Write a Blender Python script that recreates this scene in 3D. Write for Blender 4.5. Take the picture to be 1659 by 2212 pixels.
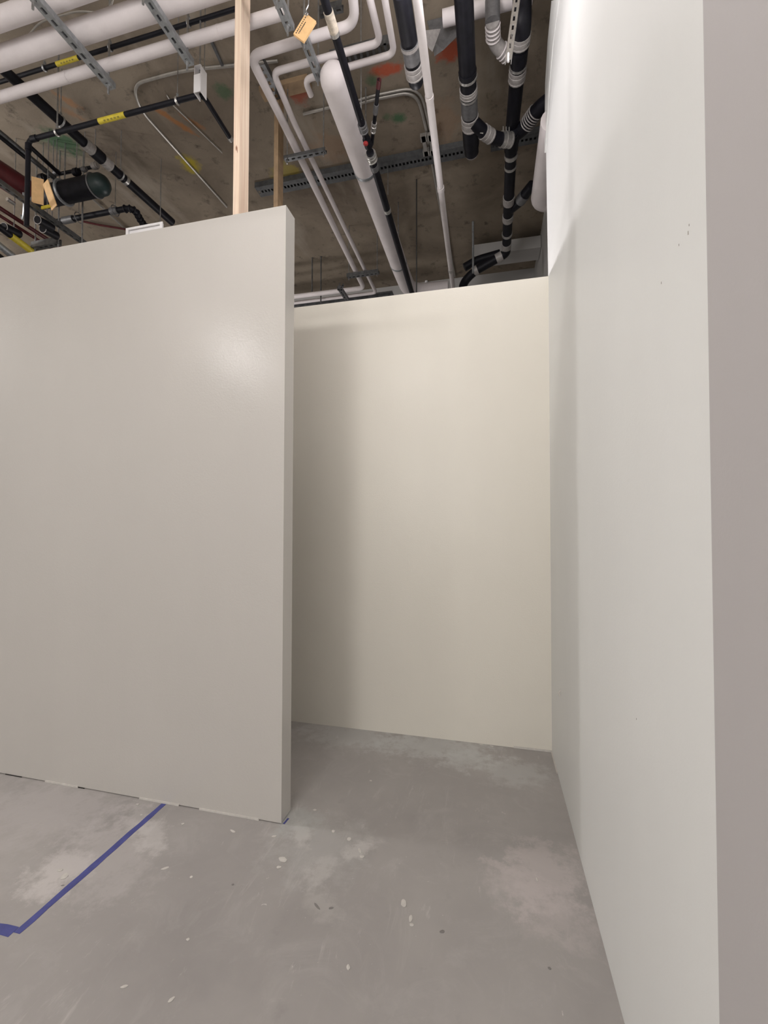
import bpy, math, random
import numpy as np
from mathutils import Vector, Matrix
random.seed(7)
for o in list(bpy.data.objects): bpy.data.objects.remove(o)
SC = bpy.context.scene
C = SC.collection
# ------------------------------------------------------------------ camera
W_, H_ = 1659, 2212
YAW, PITCH, ROLL, FPX = -0.2393, 0.0243, 0.0020, 944.42
EYE = 1.4538
def cam_axes():
    cy, sy = math.cos(YAW), math.sin(YAW)
    f = np.array([sy, cy, 0.]); r = np.array([cy, -sy, 0.]); u = np.array([0, 0, 1.])
    f2 = f*math.cos(PITCH)+u*math.sin(PITCH); u2 = -f*math.sin(PITCH)+u*math.cos(PITCH)
    r3 = r*math.cos(ROLL)+u2*math.sin(ROLL); u3 = -r*math.sin(ROLL)+u2*math.cos(ROLL)
    return r3, u3, f2
CR, CU, CF = cam_axes()
cd = bpy.data.cameras.new('camera'); cam = bpy.data.objects.new('camera', cd); C.objects.link(cam)
cam.matrix_world = Matrix(((CR[0], CU[0], -CF[0], 0), (CR[1], CU[1], -CF[1], 0), (CR[2], CU[2], -CF[2], EYE), (0, 0, 0, 1)))
cd.sensor_fit = 'HORIZONTAL'; cd.sensor_width = 36.0; cd.lens = FPX/W_*36.0; cd.clip_start = 0.02
SC.camera = cam
# ------------------------------------------------------------------ world, exposure
w = bpy.data.worlds.new('world'); SC.world = w; w.use_nodes = True
bg = w.node_tree.nodes['Background']; bg.inputs[0].default_value = (1, 0.96, 0.93, 1); bg.inputs[1].default_value = 0.03
vs = SC.view_settings; vs.view_transform = 'Standard'; vs.look = 'None'; vs.gamma = 1.0; vs.use_curve_mapping = False
vs.exposure = -0.06
# inferred work lamps, one added for the far ceiling: name, position, watts, radius, colour
STRIPS = [(-1.44, .20, -1.0, 3.53, 47.0, 'behind the camera'),
          (-1.15, -.55, .9, 3.21, 70.0, 'high over the gap in front of the back wall')]
LAMPS = [('to the left of the camera', (-2.93, -0.75, 3.47), 32, 0.10, (1.0, 0.955, 0.94)),
         ('far left by the partition', (-6.30, 1.57, 3.70), 170, 0.14, (1.0, 0.96, 0.94)),
         ('beyond the back wall, aimed at the side wall', (-0.70, 4.20, 3.38), 85, 0.06, (1.0, 0.95, 0.97), (0.37, 1.7, 3.55)),
         ('low beyond the left end of the back wall, added to light the far ceiling', (-2.60, 4.60, 3.05), 30, 0.12, (1.0, 0.95, 0.93)),  # unseen lamp added to brighten the ceiling beyond the back wall
         ('well behind the camera', (-1.20, -3.20, 2.20), 150, 0.40, (1.0, 0.96, 0.93)),
         ('among the pipes above the gap', (-0.25, 1.85, 4.00), 17, 0.10, (1.0, 0.95, 0.96))]
for n, p, e, r, c, *aim in LAMPS:
    ld = bpy.data.lights.new('lamp_light', 'SPOT' if aim else 'POINT'); ld.energy = e; ld.shadow_soft_size = r; ld.color = c
    lo = bpy.data.objects.new('lamp_light', ld); lo.location = p; C.objects.link(lo)
    if aim:
        ld.spot_size = math.radians(62); ld.spot_blend = .6
        lo.rotation_euler = (Vector(aim[0])-Vector(p)).to_track_quat('-Z', 'Y').to_euler()
# ------------------------------------------------------------------ pixel -> place
def ray(px, py):
    a = (px-W_/2)/FPX; b = -(py-H_/2)/FPX
    return CR*a+CU*b+CF
def atz(px, py, z):
    d = ray(px, py); p = d*((z-EYE)/d[2]); return Vector((p[0], p[1], z))
def aty(px, py, y):
    d = ray(px, py); p = d*(y/d[1]); return Vector((p[0], y, p[2]+EYE))
def atx(px, py, x):
    d = ray(px, py); p = d*(x/d[0]); return Vector((x, p[1], p[2]+EYE))
def proj(p):
    v = np.array(p)-np.array([0, 0, EYE]); z = v@CF
    return np.array([W_/2+FPX*(v@CR)/z, H_/2-FPX*(v@CU)/z])
def rad(p, q, wpx):
    """radius of a round run p->q that looks wpx pixels wide at p"""
    t = (Vector(q)-Vector(p)).normalized(); v = (Vector(p)-Vector((0, 0, EYE))).normalized()
    n = t.cross(v)
    if n.length < 1e-4: n = Vector((1, 0, 0))
    n.normalize()
    a, b = proj(Vector(p)+n*.01), proj(Vector(p)-n*.01)
    t2 = proj(Vector(p)+t*.01)-proj(Vector(p)-t*.01); t2 = t2/np.linalg.norm(t2)
    d = a-b; perp = abs(d[0]*t2[1]-d[1]*t2[0])
    return wpx/2/(perp/.02)
# ------------------------------------------------------------------ materials
MATS = {}
def node_mat(name):
    m = bpy.data.materials.new(name); m.use_nodes = True; MATS[name] = m
    nt = m.node_tree; return m, nt, nt.nodes['Principled BSDF']
def setin(n, k, v): n.inputs[k].default_value = v
def noise(nt, vec, scale, detail=4, rough=.55, dist=0.):
    n = nt.nodes.new('ShaderNodeTexNoise'); setin(n, 'Scale', scale); setin(n, 'Detail', detail); setin(n, 'Roughness', rough); setin(n, 'Distortion', dist)
    nt.links.new(vec, n.inputs['Vector']); return n.outputs['Fac']
def ramp(nt, fac, a, b, ca=(0, 0, 0, 1), cb=(1, 1, 1, 1)):
    n = nt.nodes.new('ShaderNodeValToRGB'); n.color_ramp.elements[0].position = a; n.color_ramp.elements[1].position = b
    n.color_ramp.elements[0].color = ca; n.color_ramp.elements[1].color = cb
    nt.links.new(fac, n.inputs[0]); return n.outputs[0]
def mix(nt, fac, a, b):
    n = nt.nodes.new('ShaderNodeMix'); n.data_type = 'RGBA'
    for k, v in ((0, fac), (6, a), (7, b)):
        if hasattr(v, 'links'): nt.links.new(v, n.inputs[k])
        elif k == 0: n.inputs[0].default_value = v
        else: n.inputs[k].default_value = (*v[:3], 1)
    return n.outputs[2]
def math_(nt, op, a, b=None):
    n = nt.nodes.new('ShaderNodeMath'); n.operation = op
    for i, v in enumerate((a, b)):
        if v is None: continue
        if hasattr(v, 'links'): nt.links.new(v, n.inputs[i])
        else: n.inputs[i].default_value = v
    return n.outputs[0]
def position(nt):
    return nt.nodes.new('ShaderNodeNewGeometry').outputs['Position']
def mapping(nt, vec, scale=(1, 1, 1), rot=(0, 0, 0)):
    n = nt.nodes.new('ShaderNodeMapping'); n.inputs['Scale'].default_value = scale; n.inputs['Rotation'].default_value = rot
    nt.links.new(vec, n.inputs['Vector']); return n.outputs[0]
def bump(nt, b, h, strength, dist):
    n = nt.nodes.new('ShaderNodeBump'); n.inputs['Strength'].default_value = strength; n.inputs['Distance'].default_value = dist
    nt.links.new(h, n.inputs['Height']); nt.links.new(n.outputs[0], b.inputs['Normal'])
def blob(nt, pos, col, centre, radius, color, amount, nscale, stretch=(1, 1, 1), rotz=0., soft=.5):
    """a stain with a ragged edge round a fixed spot of the surface"""
    s = nt.nodes.new('ShaderNodeVectorMath'); s.operation = 'SUBTRACT'; nt.links.new(pos, s.inputs[0]); s.inputs[1].default_value = centre
    m = mapping(nt, mapping(nt, s.outputs[0], (1, 1, 1), (0, 0, rotz)), stretch)
    l = nt.nodes.new('ShaderNodeVectorMath'); l.operation = 'LENGTH'; nt.links.new(m, l.inputs[0])
    d = math_(nt, 'DIVIDE', l.outputs['Value'], radius)
    nz = math_(nt, 'MULTIPLY', math_(nt, 'SUBTRACT', noise(nt, pos, nscale, 8, .72), .5), 3.2)
    e = math_(nt, 'ADD', d, nz)
    mr = nt.nodes.new('ShaderNodeMapRange'); nt.links.new(e, mr.inputs['Value'])
    for k, v in (('From Min', 1-soft), ('From Max', 1+soft*.3), ('To Min', amount), ('To Max', 0.)): mr.inputs[k].default_value = v
    return mix(nt, mr.outputs[0], col, color)
def plain(name, col, rough=.5, metal=0., var=.12, scale=9., bmp=0., spec=.5):
    m, nt, b = node_mat(name); p = position(nt)
    f = noise(nt, p, scale, 5)
    dark = tuple(c*(1-var) for c in col); light = tuple(min(1, c*(1+var)) for c in col)
    nt.links.new(ramp(nt, f, .3, .7, (*dark, 1), (*light, 1)), b.inputs['Base Color'])
    b.inputs['Roughness'].default_value = rough; b.inputs['Metallic'].default_value = metal; b.inputs['Specular IOR Level'].default_value = spec
    if bmp: bump(nt, b, noise(nt, p, scale*12, 3), bmp, .004)
    return m
def paint(name, col, rough, spec, peel=.25):
    m, nt, b = node_mat(name); p = position(nt)
    f = noise(nt, mapping(nt, p, (1, 1, .35)), 1.6, 4)
    c2 = tuple(c*.965 for c in col)
    nt.links.new(ramp(nt, f, .35, .65, (*c2, 1), (*col, 1)), b.inputs['Base Color'])
    b.inputs['Roughness'].default_value = rough; b.inputs['Specular IOR Level'].default_value = spec
    h = math_(nt, 'ADD', noise(nt, p, 130, 3), math_(nt, 'MULTIPLY', noise(nt, p, 22, 3), .6))
    bump(nt, b, h, peel, .003)
    return m
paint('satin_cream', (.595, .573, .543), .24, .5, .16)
paint('satin_warm', (.84, .808, .73), .34, .35, .2)
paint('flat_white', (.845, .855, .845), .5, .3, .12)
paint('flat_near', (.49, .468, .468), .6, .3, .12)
paint('far_wall', (.42, .41, .40), .8, .2, .15)
plain('insulation', (.68, .635, .64), .62, 0, .06, 7, .12, .3)
plain('white_pvc', (.60, .56, .555), .6, 0, .05, 12, 0, .4)
plain('black_iron', (.008, .008, .012), .5, 0, .35, 20, .1, .22)
plain('steel', (.42, .43, .44), .42, .85, .25, 30)
plain('dark_steel', (.16, .165, .17), .5, .8, .3, 25)
plain('rail_steel', (.11, .115, .12), .6, .3, .25, 25)
plain('galvanised', (.36, .38, .40), .45, .6, .2, 40)
plain('band', (.36, .34, .33), .5, .15, .15, 60)
plain('band_dark', (.15, .15, .155), .5, .3, .2, 40)
plain('silver', (.55, .54, .52), .35, .8, .15, 60)
plain('conduit', (.40, .38, .35), .4, .55, .15, 20)
plain('red_pipe', (.075, .007, .010), .5, 0, .3, 15)
plain('red_knob', (.35, .03, .03), .4)
plain('yellow_label', (.62, .50, .045), .5, 0, .15, 40)
plain('ink', (.03, .025, .02), .7)
plain('faded_ink', (.26, .21, .03), .7)
plain('pit', (.25, .238, .23), .9)
plain('tag_card', (.72, .46, .22), .7, 0, .1, 30)
plain('teal_cap', (.014, .028, .028), .45, 0, .3, 10)
plain('old_wood', (.34, .235, .14), .75, 0, .2, 14, .2)
plain('tape_blue', (.075, .085, .30), .6, 0, .18, 25, .15)
plain('plaster', (.66, .635, .60), .85, 0, .08, 40, .3)
plain('gap_dark', (.02, .018, .016), .9)
plain('pale_patch', (.52, .46, .38), .7, 0, .3, 50)
plain('white_metal', (.78, .77, .78), .45, 0, .04, 10)
plain('rubber', (.03, .03, .03), .6)
# fresh stud wood
def stud_wood():
    m, nt, b = node_mat('stud_wood'); p = position(nt)
    g = noise(nt, mapping(nt, p, (60, 60, 1.3)), 1.6, 5, .6, .4)
    col = ramp(nt, g, .3, .72, (.70, .51, .39, 1), (.90, .77, .62, 1))
    k = noise(nt, mapping(nt, p, (38, 38, 9)), 1.0, 2)
    col = mix(nt, ramp(nt, k, .70, .76), col, (.30, .15, .09))
    nt.links.new(col, b.inputs['Base Color']); b.inputs['Roughness'].default_value = .65
    bump(nt, b, g, .2, .003)
stud_wood()
CEIL = 4.85
def ceiling_mat():
    m, nt, b = node_mat('deck_concrete'); p = position(nt)
    f = noise(nt, p, 1.3, 7, .62, .5)
    col = ramp(nt, f, .30, .72, (.150, .118, .088, 1), (.320, .268, .205, 1))
    f2 = noise(nt, p, 9, 6, .7)
    col = mix(nt, ramp(nt, f2, .56, .72), col, (.105, .082, .062))
    col = mix(nt, math_(nt, 'MULTIPLY', ramp(nt, noise(nt, mapping(nt, p, (1, .25, 1)), 3.2, 5), .58, .7), .5), col, (.37, .325, .27))
    def c(px, py): return tuple(atz(px, py, CEIL))
    red = (.42, .075, .03); org = (.40, .15, .03); grn = (.03, .12, .05); yel = (.48, .38, .02)
    for px, py, r, cc, am, st, rz in ((835, 152, .10, red, .9, (.8, 2.2, 1), 0), (972, 112, .11, red, .9, (1, 1.4, 1), .5), (648, 205, .10, red, .7, (1, 1, 1), 0),
                              (372, 258, .10, org, .7, (3, .6, 1), .5), (413, 262, .08, org, .5, (3, .6, 1), .6), (140, 215, .09, org, .45, (2.5, .8, 1), .5), (155, 245, .09, org, .35, (2.5, .8, 1), .5),
                              (132, 308, .16, grn, .8, (1, 1, 1), 0), (486, 196, .07, grn, .6, (1, 1, 1), 0), (860, 254, .055, grn, .8, (1, 1, 1), 0), (806, 176, .06, grn, .6, (1, 1, 1), 0), (836, 252, .035, grn, .5, (1, 1, 1), 0),
                              (410, 355, .10, yel, .85, (1, 1, 1), 0), (620, 370, .16, yel, .45, (1, 1.5, 1), 0), (715, 320, .2, org, .15, (1, 1, 1), 0), (960, 270, .2, org, .15, (1.5, .7, 1), 0)):
        col = blob(nt, p, col, c(px, py), r, cc, am, 7., st, rz)
    nt.links.new(col, b.inputs['Base Color']); b.inputs['Roughness'].default_value = .85
    bump(nt, b, f2, .3, .01)
ceiling_mat()
def floor_mat():
    m, nt, b = node_mat('slab_concrete'); p = position(nt)
    f = noise(nt, p, 1.1, 6, .6, .3)
    col = ramp(nt, f, .3, .7, (.34, .322, .314, 1), (.46, .438, .422, 1))
    col = mix(nt, math_(nt, 'MULTIPLY', ramp(nt, noise(nt, p, 4.5, 8, .7, .8), .52, .72), .40), col, (.53, .51, .50))
    col = mix(nt, math_(nt, 'MULTIPLY', ramp(nt, noise(nt, mapping(nt, p, (1, .35, 1), (0, 0, .7)), 15, 6, .7), .64, .74), .5), col, (.64, .62, .60))
    wv = noise(nt, mapping(nt, p, (1, .22, 1), (0, 0, -.5)), 9, 8, .75, 1.5)
    col = mix(nt, math_(nt, 'MULTIPLY', math_(nt, 'MULTIPLY', ramp(nt, wv, .55, .68), ramp(nt, noise(nt, p, 1.7, 3), .46, .62)), .42), col, (.66, .64, .62))
    fleck = math_(nt, 'MULTIPLY', ramp(nt, noise(nt, p, 34, 5, .7, 1.2), .68, .74), ramp(nt, noise(nt, p, 2.1, 3), .42, .56))
    col = mix(nt, math_(nt, 'MULTIPLY', fleck, .75), col, (.74, .72, .69))
    col = mix(nt, math_(nt, 'MULTIPLY', ramp(nt, noise(nt, p, 60, 3, .6), .72, .77), .5), col, (.68, .66, .64))
    col = mix(nt, math_(nt, 'MULTIPLY', ramp(nt, noise(nt, p, 7, 6, .65), .62, .78), .35), col, (.26, .245, .24))
    def c(px, py): return tuple(atz(px, py, 0))
    dust = (0.600, 0.612, 0.600); pink = (0.600, 0.546, 0.540)
    for px, py, r, cc, am, st, rz in ((930, 1612, .42, dust, .8, (1, 2.6, 1), -.1), (760, 1590, .40, dust, .55, (1, 2.2, 1), 0), (1010, 1640, .20, dust, .7, (1, 1.6, 1), -.3), (1110, 1668, .22, dust, .6, (1, 1.5, 1), 0),
                              (1170, 1890, .17, pink, .75, (1, .8, 1), .4), (1110, 1910, .13, pink, .6, (1, 1, 1), 0), (1200, 1975, .16, pink, .5, (1, 1, 1), 0), (690, 1830, .22, dust, .35, (1, 1, 1), 0), (650, 1800, .10, (.66, .64, .62), .8, (1, 2.2, 1), .9), (775, 1835, .09, (.66, .64, .62), .7, (1, 2, 1), -.8), (690, 1880, .09, (.62, .60, .58), .6, (1.5, 1, 1), .3),
                              (130, 1885, .13, (0.744, 0.708, 0.696), .85, (1, 1, 1), 0), (230, 1850, .30, (0.576, 0.546, 0.540), .6, (1, 1.5, 1), .6), (110, 1750, .45, (0.564, 0.534, 0.534), .55, (1, 2, 1), 0), (330, 1800, .16, (0.696, 0.672, 0.660), .6, (1, 2.5, 1), .8), (300, 1770, .20, (0.600, 0.576, 0.564), .5, (1, 3, 1), .8),
                              (640, 1770, .12, (0.504, 0.528, 0.516), .6, (1, 1, 1), 0), (690, 1955, .09, (0.564, 0.546, 0.528), .5, (1, 1.5, 1), .4)):
        col = blob(nt, p, col, c(px, py), r, cc, am*.72, 12., st, rz)
    nt.links.new(col, b.inputs['Base Color'])
    rr = ramp(nt, noise(nt, p, 3, 5), .3, .7, (.38, .38, .38, 1), (.62, .62, .62, 1)); nt.links.new(rr, b.inputs['Roughness'])
    b.inputs['Specular IOR Level'].default_value = .35
    bump(nt, b, noise(nt, p, 30, 6, .65), .12, .004)
floor_mat()
# ------------------------------------------------------------------ mesh helpers
WL = {}
def obj(name, verts, faces, mat, parent=None, smooth=False, loc=None):
    vs_ = [Vector(v) for v in verts]
    c = Vector(loc) if loc is not None else sum(vs_, Vector())/len(vs_)
    me = bpy.data.meshes.new(name); me.from_pydata([v-c for v in vs_], [], faces); me.update()
    me.materials.append(MATS[mat])
    if smooth:
        for p in me.polygons: p.use_smooth = True
        try: me.set_sharp_from_angle(angle=math.radians(40))
        except Exception: pass
    o = bpy.data.objects.new(name, me); C.objects.link(o); WL[o] = c
    if parent is not None: o.parent = parent; o.location = c-WL[parent]
    else: o.location = c
    return o
def empty(name, loc):
    o = bpy.data.objects.new(name, None); o.location = loc; o.empty_display_size = .1; C.objects.link(o); WL[o] = Vector(loc); return o
def tag(o, label, cat, group=None):
    o['label'] = label; o['category'] = cat
    if group: o['group'] = group
    return o
def struct(o, label=None):
    o['kind'] = 'structure'
    if label: o['label'] = label
    return o
def boxg(a, b):
    x0, y0, z0 = a; x1, y1, z1 = b
    v = [(x0, y0, z0), (x1, y0, z0), (x1, y1, z0), (x0, y1, z0), (x0, y0, z1), (x1, y0, z1), (x1, y1, z1), (x0, y1, z1)]
    f = [(3, 2, 1, 0), (4, 5, 6, 7), (0, 1, 5, 4), (1, 2, 6, 5), (2, 3, 7, 6), (3, 0, 4, 7)]
    return v, f
def join(parts):
    V = []; F = []
    for v, f in parts:
        n = len(V); V += list(v); F += [tuple(i+n for i in q) for q in f]
    return V, F
def rounded(pts, fr, n=7):
    pts = [Vector(p) for p in pts]; out = [pts[0]]
    for i in range(1, len(pts)-1):
        a, b, c = pts[i-1], pts[i], pts[i+1]
        u = (a-b); v = (c-b); r = min(fr, u.length*.48, v.length*.48)
        u.normalize(); v.normalize()
        for k in range(n+1):
            t = k/n
            out.append((b+u*r)*(1-t)**2+b*2*t*(1-t)+(b+v*r)*t*t)
    out.append(pts[-1]); return out
def tubeg(pts, r, seg=14, cap=True):
    pts = [Vector(p) for p in pts]; n = len(pts)
    rs = r if isinstance(r, (list, tuple)) else [r]*n
    T = []
    for i in range(n):
        t = pts[min(i+1, n-1)]-pts[max(i-1, 0)]
        T.append(t.normalized() if t.length > 1e-9 else Vector((0, 0, 1)))
    up = Vector((0, 0, 1)) if abs(T[0].z) < .9 else Vector((1, 0, 0))
    N = (up-T[0]*up.dot(T[0])).normalized()
    V = []; F = []
    for i in range(n):
        N = (N-T[i]*N.dot(T[i])); N = N.normalized() if N.length > 1e-6 else T[i].orthogonal().normalized()
        B = T[i].cross(N)
        for k in range(seg):
            a = 2*math.pi*k/seg; V.append(pts[i]+(N*math.cos(a)+B*math.sin(a))*rs[i])
    for i in range(n-1):
        for k in range(seg):
            k2 = (k+1) % seg; F.append((i*seg+k, i*seg+k2, (i+1)*seg+k2, (i+1)*seg+k))
    if cap:
        F.append(tuple(reversed(range(seg)))); F.append(tuple((n-1)*seg+k for k in range(seg)))
    return V, F
def tube(name, pts, r, mat, parent=None, seg=14, fr=0., smooth=True):
    p = rounded(pts, fr) if fr and len(pts) > 2 else pts
    v, f = tubeg(p, r, seg); return obj(name, v, f, mat, parent, smooth)
def ringg(c, axis, R, r, seg=20, s2=6, a0=0., a1=2*math.pi):
    axis = Vector(axis).normalized(); u = axis.orthogonal().normalized() if abs(axis.z) > .9 else (Vector((0, 0, 1))-axis*axis.z).normalized(); v = axis.cross(u)
    full = abs(a1-a0-2*math.pi) < 1e-6
    pts = [Vector(c)+(u*math.cos(a0+(a1-a0)*k/seg)+v*math.sin(a0+(a1-a0)*k/seg))*R for k in range(seg+1)]
    return tubeg(pts, r, s2, not full)
def ring(name, c, axis, R, r, mat, parent=None, **k):
    v, f = ringg(c, axis, R, r, **k); return obj(name, v, f, mat, parent, True)
def band(name, parent, a, b, r, mat, lip=0., seg=16):
    a = Vector(a); b = Vector(b)
    if lip:
        m = [a, a.lerp(b, .12), a.lerp(b, .14), a.lerp(b, .34), a.lerp(b, .36), a.lerp(b, .5), a.lerp(b, .62), a.lerp(b, .64), a.lerp(b, .86), a.lerp(b, .88), b]
        rs = [r+lip, r+lip, r, r, r+lip, r+lip, r+lip, r, r, r+lip, r+lip]
        v, f = tubeg(m, rs, seg)
    else: v, f = tubeg([a, b], r, seg)
    return obj(name, v, f, mat, parent, True)
def strut(name, a, b, width, height, mat, pitch=.05, parent=None, slot=.17):
    """slotted channel from a to b (on its slotted face), slots really cut through"""
    a = Vector(a); b = Vector(b); t = (b-a); L = t.length; t.normalize()
    up = Vector((0, 0, 1)) if abs(t.z) < .9 else Vector((0, 1, 0))
    s = t.cross(up).normalized(); up = s.cross(t).normalized()
    th = .0035
    def bx(l0, l1, s0, s1, h0, h1):
        v = []
        for h in (h0, h1):
            for l, q in ((l0, s0), (l1, s0), (l1, s1), (l0, s1)): v.append(a+t*l+s*q+up*h)
        return v, [(3, 2, 1, 0), (4, 5, 6, 7), (0, 1, 5, 4), (1, 2, 6, 5), (2, 3, 7, 6), (3, 0, 4, 7)]
    w2 = width/2; sw = width*slot
    P = [bx(0, L, -w2, -sw, 0, th), bx(0, L, sw, w2, 0, th), bx(0, L, -w2, -w2+th, th, height), bx(0, L, w2-th, w2, th, height),
         bx(0, L, -w2, -w2+width*.22, height, height+th), bx(0, L, w2-width*.22, w2, height, height+th)]
    n = max(1, int(L/pitch)); p = L/n
    for k in range(n+1):
        l0 = max(0, k*p-p*.22); l1 = min(L, k*p+p*.22); P.append(bx(l0, l1, -sw, sw, 0, th))
    V, F = join(P); return obj(name, V, F, mat, parent)
def rod(parent, p, z1, r=.005, z0=None, mat='steel', name='threaded_rod'):
    z0 = p[2] if z0 is None else z0
    return tube(name, [(p[0], p[1], z0), (p[0], p[1], z1)], r, mat, parent, 8)
def nut(parent, p, mat='steel', r=.011, h=.01):
    return tube('nut', [(p[0], p[1], p[2]-h), (p[0], p[1], p[2])], r, mat, parent, 6, smooth=False)
# ------------------------------------------------------------------ the room
D1, D2, XR = 1.9654, 2.9843, 0.3725
T1, T2 = 3.037, 3.062
XE = -0.986                      # free end of the partition
YN, YF, XL = -4.2, 6.05, -7.0
floor = struct(obj('floor', *boxg((XL-.2, YN-.2, -.15), (1.6, YF+.2, 0)), 'slab_concrete'), 'bare grey concrete floor with dust and plaster spots')
struct(obj('ceiling', *boxg((XL-.2, YN-.2, CEIL), (1.6, YF+.2, CEIL+.2)), 'deck_concrete'), 'dark bare concrete ceiling with paint marks')
# partition with its free end
pt = .1
v, f = join([boxg((XL, D1, .004), (XE, D1+.0127, T1)), boxg((XL, D1+pt-.0127, .004), (XE, D1+pt, T1)), boxg((XE-.0127, D1+.0127, .004), (XE, D1+pt-.0127, T1)),
             boxg((XL, D1+.0127, .0), (XE-.0127, D1+pt-.0127, .04))])
wl = struct(obj('wall_left', v, f, 'satin_cream'), 'free-ended cream partition wall with a soft lamp highlight')
obj('top_plate', *boxg((XL, D1+.0128, T1-.04), (XE-.0128, D1+pt-.0128, T1-.003)), 'old_wood', wl)
# back wall
wb = struct(obj('wall_back', *boxg((XL, D2, 0), (XR+.02, D2+.12, T2)), 'satin_warm'), 'cream painted wall at the end of the gap')
obj('top_plate', *boxg((XL, D2+.013, T2), (XR, D2+.105, T2+.002)), 'old_wood', wb)
# right wall, its far edge leaning in near the top
edge = [(1193, 1629), (1183, 598), (1179, 300), (1181, 180), (1187, 90), (1197, 0)]
ep = [atx(px, py, XR) for px, py in edge]
ep[0] = Vector((XR, D2+.001, 0)); ep[1] = Vector((XR, D2+.02, T2)); ep.append(Vector((XR, ep[-1].y-.17, CEIL)))
YS = .873
front = [Vector((XR, YS, 0))]+ep+[Vector((XR, YS, CEIL))]
n = len(front); V = front+[p+Vector((.2, 0, 0)) for p in front]
F = [tuple(range(n)), tuple(reversed(range(n, 2*n)))]+[(i, i+n, (i+1) % n+n, (i+1) % n) for i in range(n)]
wr = struct(obj('wall_right', V, F, 'flat_white'), 'tall off-white side wall rising past the back wall')
sp = [(1178, 330, 1179.2, 330), (1180.6, 180, 1188, 180), (1187, 90, 1196, 90), (1197, 0, 1208, 0)]
V = []; F = []
for i, (a, ya, b, yb) in enumerate(sp):
    pa = atx(a, ya, XR); pb = atx(b, yb, XR)
    V += [pa+Vector((-.006-.003*i, 0, 0)), pb+Vector((-.004, 0, 0)), pb, pa]
for i in range(len(sp)-1):
    for k in range(4): F.append((i*4+k, (i+1)*4+k, (i+1)*4+(k+1) % 4, i*4+(k+1) % 4))
F += [(3, 2, 1, 0), tuple(len(V)-4+k for k in range(4))]
obj('corner_bead', V, F, 'flat_white', wr)
# nearer stretch of the same wall, turned a little outward at the joint
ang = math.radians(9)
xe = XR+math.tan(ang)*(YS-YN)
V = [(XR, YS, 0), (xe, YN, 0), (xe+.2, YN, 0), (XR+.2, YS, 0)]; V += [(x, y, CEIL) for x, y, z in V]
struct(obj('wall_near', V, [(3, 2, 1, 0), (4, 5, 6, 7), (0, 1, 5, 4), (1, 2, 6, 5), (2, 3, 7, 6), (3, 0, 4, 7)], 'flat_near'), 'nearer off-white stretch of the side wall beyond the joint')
struct(obj('wall_recess', *boxg((.58, 2.99, 0), (.78, YF, CEIL)), 'far_wall'), 'grey wall set back behind the side wall')
struct(obj('wall_far', *boxg((XL, YF, 0), (1.0, YF+.2, CEIL)), 'far_wall'), 'grey wall far beyond the pipes')
struct(obj('wall_rear', *boxg((XL, YN-.2, 0), (1.6, YN, CEIL)), 'flat_white'))
struct(obj('wall_side', *boxg((XL-.2, YN, 0), (XL, YF, CEIL)), 'flat_white'))
# chips, gaps
def flat_patch(name, px, py, wx, wy, rot, mat, parent, z=.002, nseg=11, jag=.25):
    c = atz(px, py, 0); V = [Vector((c.x, c.y, z*1.6))]
    for k in range(nseg):
        a = 2*math.pi*k/nseg; q = 1-jag*random.random()
        x = math.cos(a)*wx*q; y = math.sin(a)*wy*q
        V.append(Vector((c.x+x*math.cos(rot)-y*math.sin(rot), c.y+x*math.sin(rot)+y*math.cos(rot), z)))
    m = len(V); V += [Vector((p.x, p.y, 0.0003)) for p in V[1:]]
    F = [(0, 1+k, 1+(k+1) % nseg) for k in range(nseg)]+[(1+k, m+k, m+(k+1) % nseg, 1+(k+1) % nseg) for k in range(nseg)]
    return obj(name, V, F, mat, parent)
for px, py, wx, wy, ro in ((611, 1857, .022, .014, -.3), (602, 1874, .011, .008, .4), (872, 1952, .012, .019, .3), (887, 1985, .007, .017, .1), (889, 1998, .009, .008, .1), (754, 1813, .011, .013, .4), (777, 1838, .007, .017, .5), (782, 1851, .011, .009, .1),
                           (720, 1796, .009, .012, .7), (680, 1750, .010, .007, 0), (357, 1876, .018, .007, .7), (592, 1807, .012, .006, .5), (395, 1780, .008, .007, 0), (503, 1796, .02, .006, -.3), (413, 1895, .007, .006, .2),
                           (305, 1761, .008, .006, 0), (297, 1738, .009, .006, 0), (801, 1687, .008, .006, 0), (752, 2090, .007, .010, .5), (1160, 1900, .004, .01, .3), (140, 1893, .014, .02, .5), (130, 1880, .012, .008, .2), (370, 2160, .006, .012, -.5), (268, 2132, .012, .005, .5),
                           (642, 1556, .022, .008, 0), (1040, 1609, .016, .008, -.1), (1062, 1612, .014, .008, -.1), (406, 2030, .007, .006, 0)):
    flat_patch('plaster_splat', px, py, wx, wy, ro, 'plaster', floor)
for px, py, wx, wy, ro in ((685, 1958, .022, .005, -.6), (715, 1962, .010, .005, .4), (955, 2013, .010, .007, .5), (503, 1911, .006, .005, 0), (1187, 2092, .006, .005, 0), (135, 1913, .007, .003, .5)):
    flat_patch('floor_pit', px, py, wx, wy, ro, 'pit', floor, .0012)
for a, b in (((6, 1676), (42, 1682)), ((128, 1698), (176, 1708))):
    pa, pb = atz(*a, 0), atz(*b, 0)
    obj('base_gap', *boxg((pa.x, D1-.003, .0005), (pb.x, D1-.0002, .0045)), 'gap_dark', wl)
for a, b in (((300, 1727), (388, 1740)), ((100, 1688), (170, 1701)), ((430, 1750), (560, 1772))):
    pa, pb = atz(*a, 0), atz(*b, 0)
    obj('filler_ridge', *boxg((pa.x, D1-.006, .0005), (pb.x, D1-.0002, .009)), 'plaster', wl)
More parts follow.
